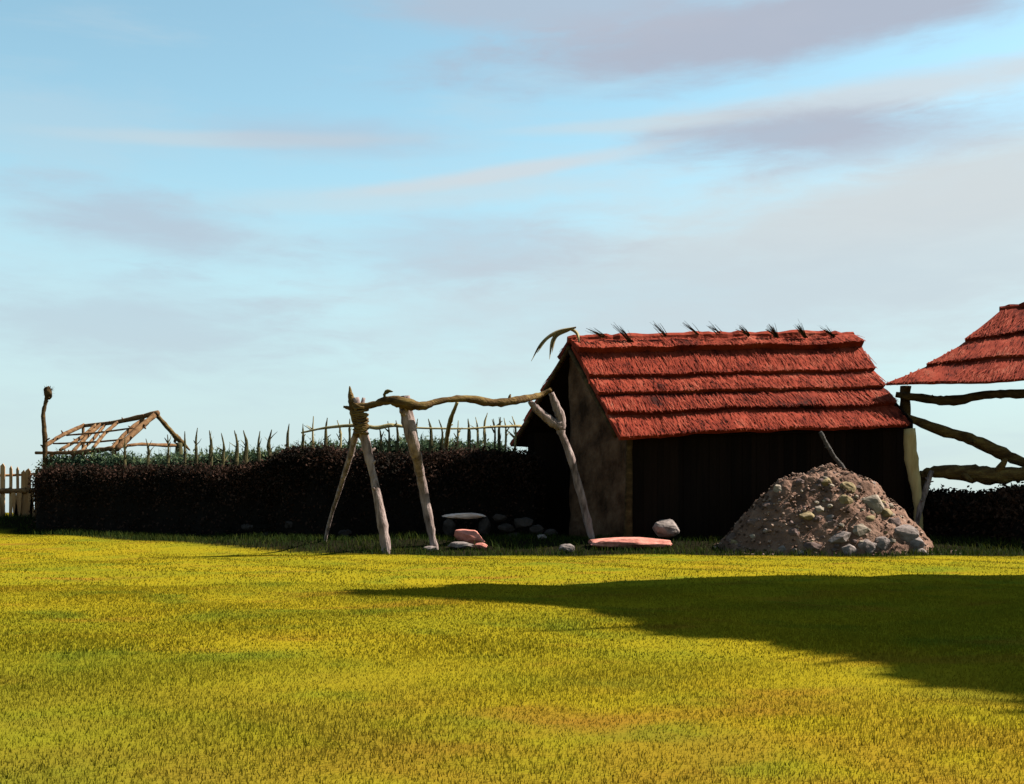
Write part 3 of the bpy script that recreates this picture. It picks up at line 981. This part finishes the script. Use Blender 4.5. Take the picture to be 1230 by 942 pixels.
md = thing('rubble_mound', 'big heap of mauve-brown earth and stones in front of the hut', 'heap', (mc.x, mc.y, ground(mc.x, mc.y)))
nA, nR = 180, 70
vs, fs = [], []
for j in range(nR + 1):
    for i in range(nA):
        a_ = 2 * math.pi * i / nA
        r = 1.0 - (1 - j / nR) if False else j / nR
        rx = 2.55 if math.cos(a_) < 0 else 2.75
        x, y = mc.x + rx * r * math.cos(a_) * .9999, mc.y + 1.45 * r * math.sin(a_) * .9999
        z = mound_h(x, y) if r < .999 else -.2
        q = Vector((x, y, z))
        z += .13 * mnoise.noise(q * 2.7) + .07 * mnoise.noise(q * 6.5) + .035 * mnoise.noise(q * 14)
        vs.append(Vector((x, y, max(z, ground(x, y) - .1) if r < .999 else ground(x, y) - .2)))
for j in range(nR):
    for i in range(nA):
        fs.append((j * nA + i, j * nA + (i + 1) % nA, (j + 1) * nA + (i + 1) % nA, (j + 1) * nA + i))
mb = MB(); mb.add(vs, fs)
mb.build('earth', M['earth'], md, smooth=True)
mb = MB()
rr = random.Random(3)
for k in range(1500):
    x, y = rr.uniform(mc.x - 2.6, mc.x + 3.1), rr.uniform(mc.y - 1.5, mc.y + .5)
    z = max(mound_h(x, y), ground(x, y))
    if mound_h(x, y) < -.5 and rr.random() < .75: continue
    s = rr.uniform(.015, .05) * (1.3 if rr.random() < .15 else 1)
    rock_mesh(mb, (x, y, z + s * .2), s * rr.uniform(.8, 1.5), s, s * rr.uniform(.6, 1), 300 + k, rr.uniform(0, 6), sub=1, facets=2)
tag(mb.build('clods', M['clod'], md), kind='stuff')


def stone(c, sx, sy, sz, m, seed, name, label, cat='stone', group=None, rot=0.0, tilt=0.0, sub=3, facets=7):
    mb = MB()
    rock_mesh(mb, c, sx, sy, sz, seed, rot, sub, facets, tilt)
    o = mb.build(name, M[m], None, smooth=False, origin=(c[0], c[1], c[2] - sz))
    return tag(o, label, cat, group)


def mound_hit(px, py):
    D = 25.0
    while D < 29.9:
        p = at(px, py, D)
        if p.z <= max(mound_h(p.x, p.y), ground(p.x, p.y)):
            return p
        D += .02
    return None


# stones one can pick out in the photo: px, py, half width px, half height px, kind
picked = [(1048, 606, 14, 9, 'st_pale'), (1018, 584, 12, 6, 'st_ochre'), (1014, 600, 12, 7, 'st_ochre'), (970, 619, 11, 6, 'st_ochre'), (937, 588, 9, 6, 'st_pale'), (984, 612, 9, 5, 'st_pale'), (1032, 636, 11, 6, 'st_pale'),
          (1064, 616, 10, 6, 'st_ochre'), (1086, 640, 16, 9, 'st_grey'), (1097, 652, 13, 7, 'st_grey'), (1102, 662, 14, 5, 'st_grey'), (1042, 656, 10, 8, 'st_grey'), (1010, 645, 13, 5, 'st_grey'), (1060, 652, 10, 7, 'st_grey'),
          (940, 659, 7, 5, 'st_grey'), (992, 579, 10, 5, 'st_ochre'), (990, 556, 9, 4, 'st_pale'), (960, 580, 9, 5, 'st_mauve'), (1000, 628, 9, 5, 'st_mauve'), (1044, 622, 9, 5, 'st_ochre'), (925, 607, 10, 5, 'st_mauve'),
          (905, 628, 10, 5, 'st_mauve'), (955, 640, 10, 6, 'st_mauve'), (975, 655, 12, 6, 'st_mauve'), (880, 645, 9, 6, 'st_mauve'), (1075, 628, 9, 6, 'st_mauve'), (1020, 660, 9, 6, 'st_grey'), (945, 565, 9, 4, 'st_mauve')]
LB = {'st_pale': ('pale stone lodged in the side of the rubble mound', 'pale stones on the rubble mound'),
      'st_ochre': ('ochre-yellow stone lodged in the side of the rubble mound', 'ochre stones on the rubble mound'),
      'st_grey': ('grey stone on the lower slope of the rubble mound', 'grey stones low on the rubble mound'),
      'st_mauve': ('dull mauve-brown stone half buried in the rubble mound', 'mauve stones in the rubble mound')}
special = {(1048, 606): 'large pale angular stone high on the right flank of the mound', (990, 556): 'flat pale stone at the very top of the mound',
           (1086, 640): 'biggest grey stone at the right foot of the mound', (940, 659): 'lone grey stone at the front foot of the mound'}
for i, (px, py, hw, hh, k) in enumerate(picked):
    p = mound_hit(px, py)
    if p is None: continue
    s = p.y / F
    lab, grp = LB[k]
    if (px, py) in special: lab, grp = special[(px, py)], None
    big = 1.3 if px > 1000 and k != 'st_ochre' else 1.05
    stone(p + Vector((0, .05, -hh * s * .3)), hw * s * big, hw * s * .9, hh * s * 1.3 * big, k, 500 + i, 'mound_stone', lab, 'stone', grp, rot=random.uniform(-.5, .5), tilt=random.uniform(-.3, .3))
# smaller stones between them
n_s = 0
while n_s < 60:
    px, py = random.uniform(880, 1112), random.uniform(560, 664)
    p = mound_hit(px, py)
    if p is None or mound_h(p.x, p.y) < -.5: continue
    w = (px - 880) / 230
    k = random.choices(['st_mauve', 'st_ochre', 'st_pale', 'st_grey'], [1.3 - w, .08 + .2 * w, .1 + 1.1 * w, .1 + .6 * w if py > 630 else .05])[0]
    hw = random.uniform(.06, .14)
    lab, grp = LB[k]
    stone(p + Vector((0, 0, -hw * .25)), hw, hw * .8, hw * random.uniform(.5, .8), k, 600 + n_s, 'mound_stone', lab, 'stone', grp, rot=random.uniform(0, 3), tilt=random.uniform(-.4, .4), sub=2)
    n_s += 1


def g_stone(px, py, hw, hh, m, seed, name, label, cat='stone', group=None, depth=.8, tilt=0., lift=0., D=None, facets=7):
    """a stone whose centre shows at px,py, standing on the ground"""
    h = ground_hit(px, py + hh) if D is None else at(px, py + hh, D)
    s = h.y / F
    return stone(Vector((h.x, h.y + hw * s * depth * .3, h.z + hh * s * .95 + lift)), hw * s, hw * s * depth, hh * s * 1.1, m, seed, name, label, cat, group, tilt=tilt, facets=facets)


g_stone(757, 652, 65, 7.5, 'st_red', 701, 'flat_slab', 'long flat salmon-pink slab lying in front of the hut corner', 'slab', depth=.35, facets=3)
g_stone(563, 645, 23, 9, 'st_red', 702, 'flat_slab', 'salmon-pink slab lying beside the foot of the second trestle leg', 'slab', depth=.6, tilt=-.18)
g_stone(553, 655, 17, 5, 'st_grey', 703, 'stone', 'pale flat stone under the small salmon-pink slab', depth=.6)
g_stone(577, 656, 11, 4.5, 'st_red', 711, 'stone', 'small pink stone at the front of the small salmon-pink slab', depth=.6)
bs = thing('stone_bench', 'low stone bench of a pale flat slab on two blocks, left of the hut', 'bench', gp(560, 31.3))
hb = gp(560, 31.3)
mb = MB(); rock_mesh(mb, at(560, 620, hb.y), .70, .34, .10, 704, sub=3, facets=3)
mb.build('slab', M['st_bench'], bs)
for i, px in enumerate((540, 582)):
    mb = MB(); q = at(px, 633, hb.y); rock_mesh(mb, q, .2, .22, .30, 705 + i, sub=3)
    mb.build('block', M['st_dark'], bs)
rk = g_stone(802, 635, 20, 12, 'st_grey', 707, 'stone', 'broad grey stone behind the right end of the long pink slab', D=29.0)
g_stone(837, 643, 9, 4, 'st_white', 709, 'stone', 'small white stone between the broad grey stone and the rubble mound')
g_stone(681, 659, 11, 6, 'st_grey', 710, 'stone', 'rounded grey stone at the left end of the long pink slab')
g_stone(651, 645, 7, 3.5, 'st_grey', 712, 'stone', 'small flat grey stone in the verge left of the forked post')
g_stone(482, 640, 5, 3, 'st_white', 713, 'stone', 'tiny white stone between the two trestle legs, the more left one')
g_stone(497, 642, 8, 4, 'st_white', 714, 'stone', 'small white stone close beside the second trestle leg')
g_stone(517, 659, 9, 4, 'st_grey', 715, 'stone', 'grey stone at the foot of the second trestle leg')
g_stone(462, 640, 5, 9, 'st_mauve', 716, 'stone', 'knobbly brown stone behind the foot of the first trestle leg')
for i, (px, py, hw, hh) in enumerate([(246, 626, 9, 5), (300, 634, 12, 6), (276, 612, 7, 4), (322, 643, 9, 5), (350, 630, 10, 6), (372, 641, 8, 5), (415, 640, 10, 6)]):
    D = float(np.interp(px, [200, 280, 350, 420], [35.15, 33.8, 32.7, 32.1]))
    s = D / F
    p = at(px, py, D)
    stone(p, hw * s, hw * s * .7, hh * s, 'st_dark', 730 + i, 'hedge_stone', 'dull mauve stone showing through the base of the dark hedge', 'stone', 'stones at the base of the dark hedge')
for i, (px, py, hw, hh) in enumerate([(608, 634, 12, 6), (628, 628, 14, 7), (644, 636, 11, 6), (600, 622, 9, 5), (662, 640, 9, 5), (618, 644, 10, 5)]):
    g_stone(px, py, hw, hh, 'st_dark', 750 + i, 'rubble_stone', 'dark stone of the low rubble row at the foot of the gable', 'stone', 'dark stones below the gable', D=31.0)

# ------------------------------------------------------------------ tree outside the frame that shades the field
SUN_AZ, SUN_EL = 12.0, 45.0                       # to the right of the view and slightly behind the hut
sdir = Vector((math.cos(R(SUN_AZ)) * math.cos(R(SUN_EL)), math.sin(R(SUN_AZ)) * math.cos(R(SUN_EL)), math.sin(R(SUN_EL))))
sh_px = [(405, 710), (560, 705), (700, 702), (880, 695), (1060, 692), (1230, 691), (1500, 690), (1900, 800), (1640, 900), (1230, 846), (1160, 826), (1080, 802), (1000, 790), (880, 774), (800, 756), (730, 738), (620, 725), (490, 716)]
poly = [ground_hit(a_, b_) for a_, b_ in sh_px]


def inside(x, y):
    c = False
    n = len(poly)
    for i in range(n):
        p, q = poly[i], poly[(i + 1) % n]
        if (p.y > y) != (q.y > y) and x < (q.x - p.x) * (y - p.y) / (q.y - p.y) + p.x:
            c = not c
    return c


pts = []
rt = random.Random(5)
xs = [p.x for p in poly]; ys = [p.y for p in poly]
while len(pts) < 60000:
    x, y = rt.uniform(min(xs), max(xs)), rt.uniform(min(ys), max(ys))
    jx, jy = mnoise.noise(Vector((x * .8, y * .8, 1))), mnoise.noise(Vector((x * .8, y * .8, 9)))
    if not inside(x + .55 * jx, y + .5 * jy + rt.gauss(0, .12)): continue
    H = rt.uniform(9.5, 14) if x < 4 else rt.uniform(7.5, 14)
    k = H / sdir.z
    pts.append((x + sdir.x * k, y + sdir.y * k, H))
tree = thing('shade_tree', 'broad leafy tree standing off to the right of the field', 'tree', (16, 13.5, ground(16, 13.5)))
link_np('crown', *leaf_quads(np.array(pts), .40), M['tree_leaf'], tree)
mb = MB()
tube(mb, [Vector((16, 13.5, -.3)), Vector((16.2, 13.4, 3)), Vector((15.8, 13.6, 7)), Vector((16, 13.6, 11))], [.6, .45, .36, .15], sides=14, seed=800)
for i in range(9):
    a_ = i * .7
    b = Vector((16, 13.5, 4.5 + .5 * i))
    tip = Vector((15.5 + 5 * math.cos(a_), 13.5 + 4 * math.sin(a_), 9.5 + .3 * i))
    tube(mb, [b, b.lerp(tip, .5) + Vector((0, 0, .7)), tip], [.2, .12, .04], sides=8, seed=810 + i)
mb.build('trunk', M['bark'], tree, smooth=True)

# ------------------------------------------------------------------ camera, sun, sky
cam = bpy.data.cameras.new('camera')
cam.sensor_width = 36
cam.lens = 36 * F / 1230
cam.shift_y = (HY - 471) / 1230
cam.clip_start = .05
cam.clip_end = 12000
co = bpy.data.objects.new('camera', cam)
co.location = (0, 0, CH)
co.rotation_euler = (R(90), 0, 0)
COL.objects.link(co)
scene.camera = co

sun = bpy.data.lights.new('sun', 'SUN')
sun.energy = 5
sun.angle = R(.5)
sun.color = (1, .94, .84)
so = bpy.data.objects.new('sun', sun)
so.rotation_euler = sdir.to_track_quat('Z', 'Y').to_euler()
so.location = (20, 10, 30)
COL.objects.link(so)

EXPO = 1.9
w = bpy.data.worlds.new('World')
scene.world = w
w.use_nodes = True
nt = w.node_tree
N, L = nt.nodes, nt.links
bg = N['Background']
sky = N.new('ShaderNodeTexSky')
sky.sky_type = 'NISHITA'
sky.sun_disc = False
sky.sun_elevation = R(SUN_EL)
sky.sun_rotation = R(90 - SUN_AZ)
sky.air_density = 1.0
sky.dust_density = .6
sky.ozone_density = 1.0
STR = .064
bg.inputs['Strength'].default_value = STR
tc = N.new('ShaderNodeTexCoord')
sep = N.new('ShaderNodeSeparateXYZ')
L.new(tc.outputs['Generated'], sep.inputs[0])


def math_(op, a, b=None, c=None):
    n = N.new('ShaderNodeMath'); n.operation = op
    for i, x in enumerate((a, b, c)):
        if x is None: continue
        if isinstance(x, (int, float)): n.inputs[i].default_value = x
        else: L.new(x, n.inputs[i])
    return n.outputs[0]


azm = math_('ARCTAN2', sep.outputs[0], sep.outputs[1])            # azimuth from the view axis, radians
elv = math_('ARCSINE', sep.outputs[2])
comb = N.new('ShaderNodeCombineXYZ')
L.new(azm, comb.inputs[0]); L.new(elv, comb.inputs[1])


def cnoise(scale, st, loc=(0, 0, 0), rot=0.0, detail=6, rough=.55, dist=.3):
    mp = N.new('ShaderNodeMapping')
    mp.inputs['Scale'].default_value = st
    mp.inputs['Location'].default_value = loc
    mp.inputs['Rotation'].default_value = (0, 0, rot)
    L.new(comb.outputs[0], mp.inputs['Vector'])
    n = N.new('ShaderNodeTexNoise')
    n.inputs['Scale'].default_value = scale
    n.inputs['Detail'].default_value = detail
    n.inputs['Roughness'].default_value = rough
    n.inputs['Distortion'].default_value = dist
    L.new(mp.outputs[0], n.inputs['Vector'])
    return n.outputs['Fac']


def mixc(f, a, b):
    x = N.new('ShaderNodeMix'); x.data_type = 'RGBA'
    L.new(f, x.inputs[0])
    for s, v_ in ((6, a), (7, b)):
        if isinstance(v_, tuple): x.inputs[s].default_value = (*v_, 1)
        else: L.new(v_, x.inputs[s])
    return x.outputs[2]


def mrange(f, a, b, c=0., d=1.):
    r = N.new('ShaderNodeMapRange'); r.interpolation_type = 'SMOOTHSTEP'
    L.new(f, r.inputs['Value'])
    r.inputs['From Min'].default_value = a; r.inputs['From Max'].default_value = b
    r.inputs['To Min'].default_value = c; r.inputs['To Max'].default_value = d
    return r.outputs['Result']


def disp(srgb):
    """sky radiance (before the Background strength) that displays as this 8-bit colour at the scene's exposure"""
    o = []
    for c in srgb:
        c /= 255
        c = c / 12.92 if c <= .04045 else ((c + .055) / 1.055) ** 2.4
        o.append(c / (2 ** EXPO) / STR)
    return tuple(o)


# tint of the clear sky towards cyan
tint = N.new('ShaderNodeMix'); tint.data_type = 'RGBA'; tint.blend_type = 'MULTIPLY'
tint.inputs[0].default_value = 1
L.new(sky.outputs[0], tint.inputs[6]); tint.inputs[7].default_value = (.90, 1.03, .83, 1)
col = tint.outputs[2]

fine = cnoise(12, (1, 4.0, 1), detail=9, rough=.62)
wisp = cnoise(5, (1, 5, 1), (3, 1, 0), rot=.06, detail=7, rough=.6)


def blob(px, py, rx, ry, rot, soft=1.0, amp=.9):
    """cloud bank centred in a direction (given as where it stands in the photo), elliptical, edge broken by noise"""
    az = math.atan2(px - CX, F)
    el = math.asin((HY - py) / math.sqrt((px - CX) ** 2 + (HY - py) ** 2 + F * F))
    dx = math_('SUBTRACT', azm, az); dy = math_('SUBTRACT', elv, el)
    c_, s_ = math.cos(rot), math.sin(rot)
    u_ = math_('ADD', math_('MULTIPLY', dx, c_ / (rx / F)), math_('MULTIPLY', dy, s_ / (rx / F)))
    v_ = math_('ADD', math_('MULTIPLY', dx, -s_ / (ry / F)), math_('MULTIPLY', dy, c_ / (ry / F)))
    r2 = math_('ADD', math_('MULTIPLY', u_, u_), math_('MULTIPLY', v_, v_))
    r = math_('SQRT', r2)
    r = math_('ADD', r, math_('MULTIPLY', math_('SUBTRACT', fine, .5), 1.5 * amp))
    r = math_('ADD', r, math_('MULTIPLY', math_('SUBTRACT', wisp, .5), 1.2 * amp))
    return mrange(r, 1.0 + .5 * soft, 1.0 - .75 * soft)


white = disp((212, 219, 224)); mauve = disp((184, 191, 206)); slate = disp((178, 184, 200)); cream = disp((211, 218, 221)); pale = disp((196, 214, 224))


def cloud(px, py, rx, ry, rot, c_, op, soft=1.0, amp=.9):
    global col
    col = mixc(math_('MULTIPLY', blob(px, py, rx, ry, rot, soft, amp), op), col, c_)


# low pale band of cloud towards the horizon, thin streaks everywhere
col = mixc(math_('MULTIPLY', mrange(elv, .33, .03), .85), col, pale)
col = mixc(math_('MULTIPLY', mrange(wisp, .46, .74), .30), col, pale)
cloud(1090, 300, 520, 120, .10, cream, .8, 1.0, .7)
cloud(1200, 225, 380, 50, .12, cream, .75, .9, .7)
cloud(820, 360, 420, 70, .03, pale, .5)
cloud(980, 18, 400, 46, .10, slate, .92, .8, .7)
cloud(680, 8, 260, 34, -.05, mauve, .7)
cloud(1050, 116, 260, 20, .06, white, .8, .9, .7)
cloud(950, 160, 160, 28, .02, slate, .85)
cloud(1090, 168, 190, 24, .10, mauve, .45)
cloud(610, 207, 180, 10, .14, white, .8, .9, .5)
cloud(300, 168, 200, 9, .05, cream, .5, .9, .5)
cloud(760, 150, 150, 8, .03, cream, .5, .9, .5)
cloud(520, 235, 260, 16, .08, cream, .4, .9, .6)
cloud(400, 165, 150, 22, .0, mauve, .4)
cloud(190, 272, 160, 34, -.10, mauve, .62, 1.1, 1.2)
cloud(560, 300, 170, 42, .05, mauve, .4)
cloud(170, 392, 200, 50, -.05, mauve, .45, 1.1, 1.2)
cloud(60, 150, 160, 40, .0, pale, .3)
L.new(col, bg.inputs['Color'])

vs_ = scene.view_settings
vs_.view_transform = 'Standard'
vs_.look = 'None'
vs_.exposure = EXPO
vs_.gamma = 1
vs_.use_curve_mapping = False
scene.render.engine = 'CYCLES'
scene.cycles.use_denoising = True
scene.cycles.max_bounces = 6
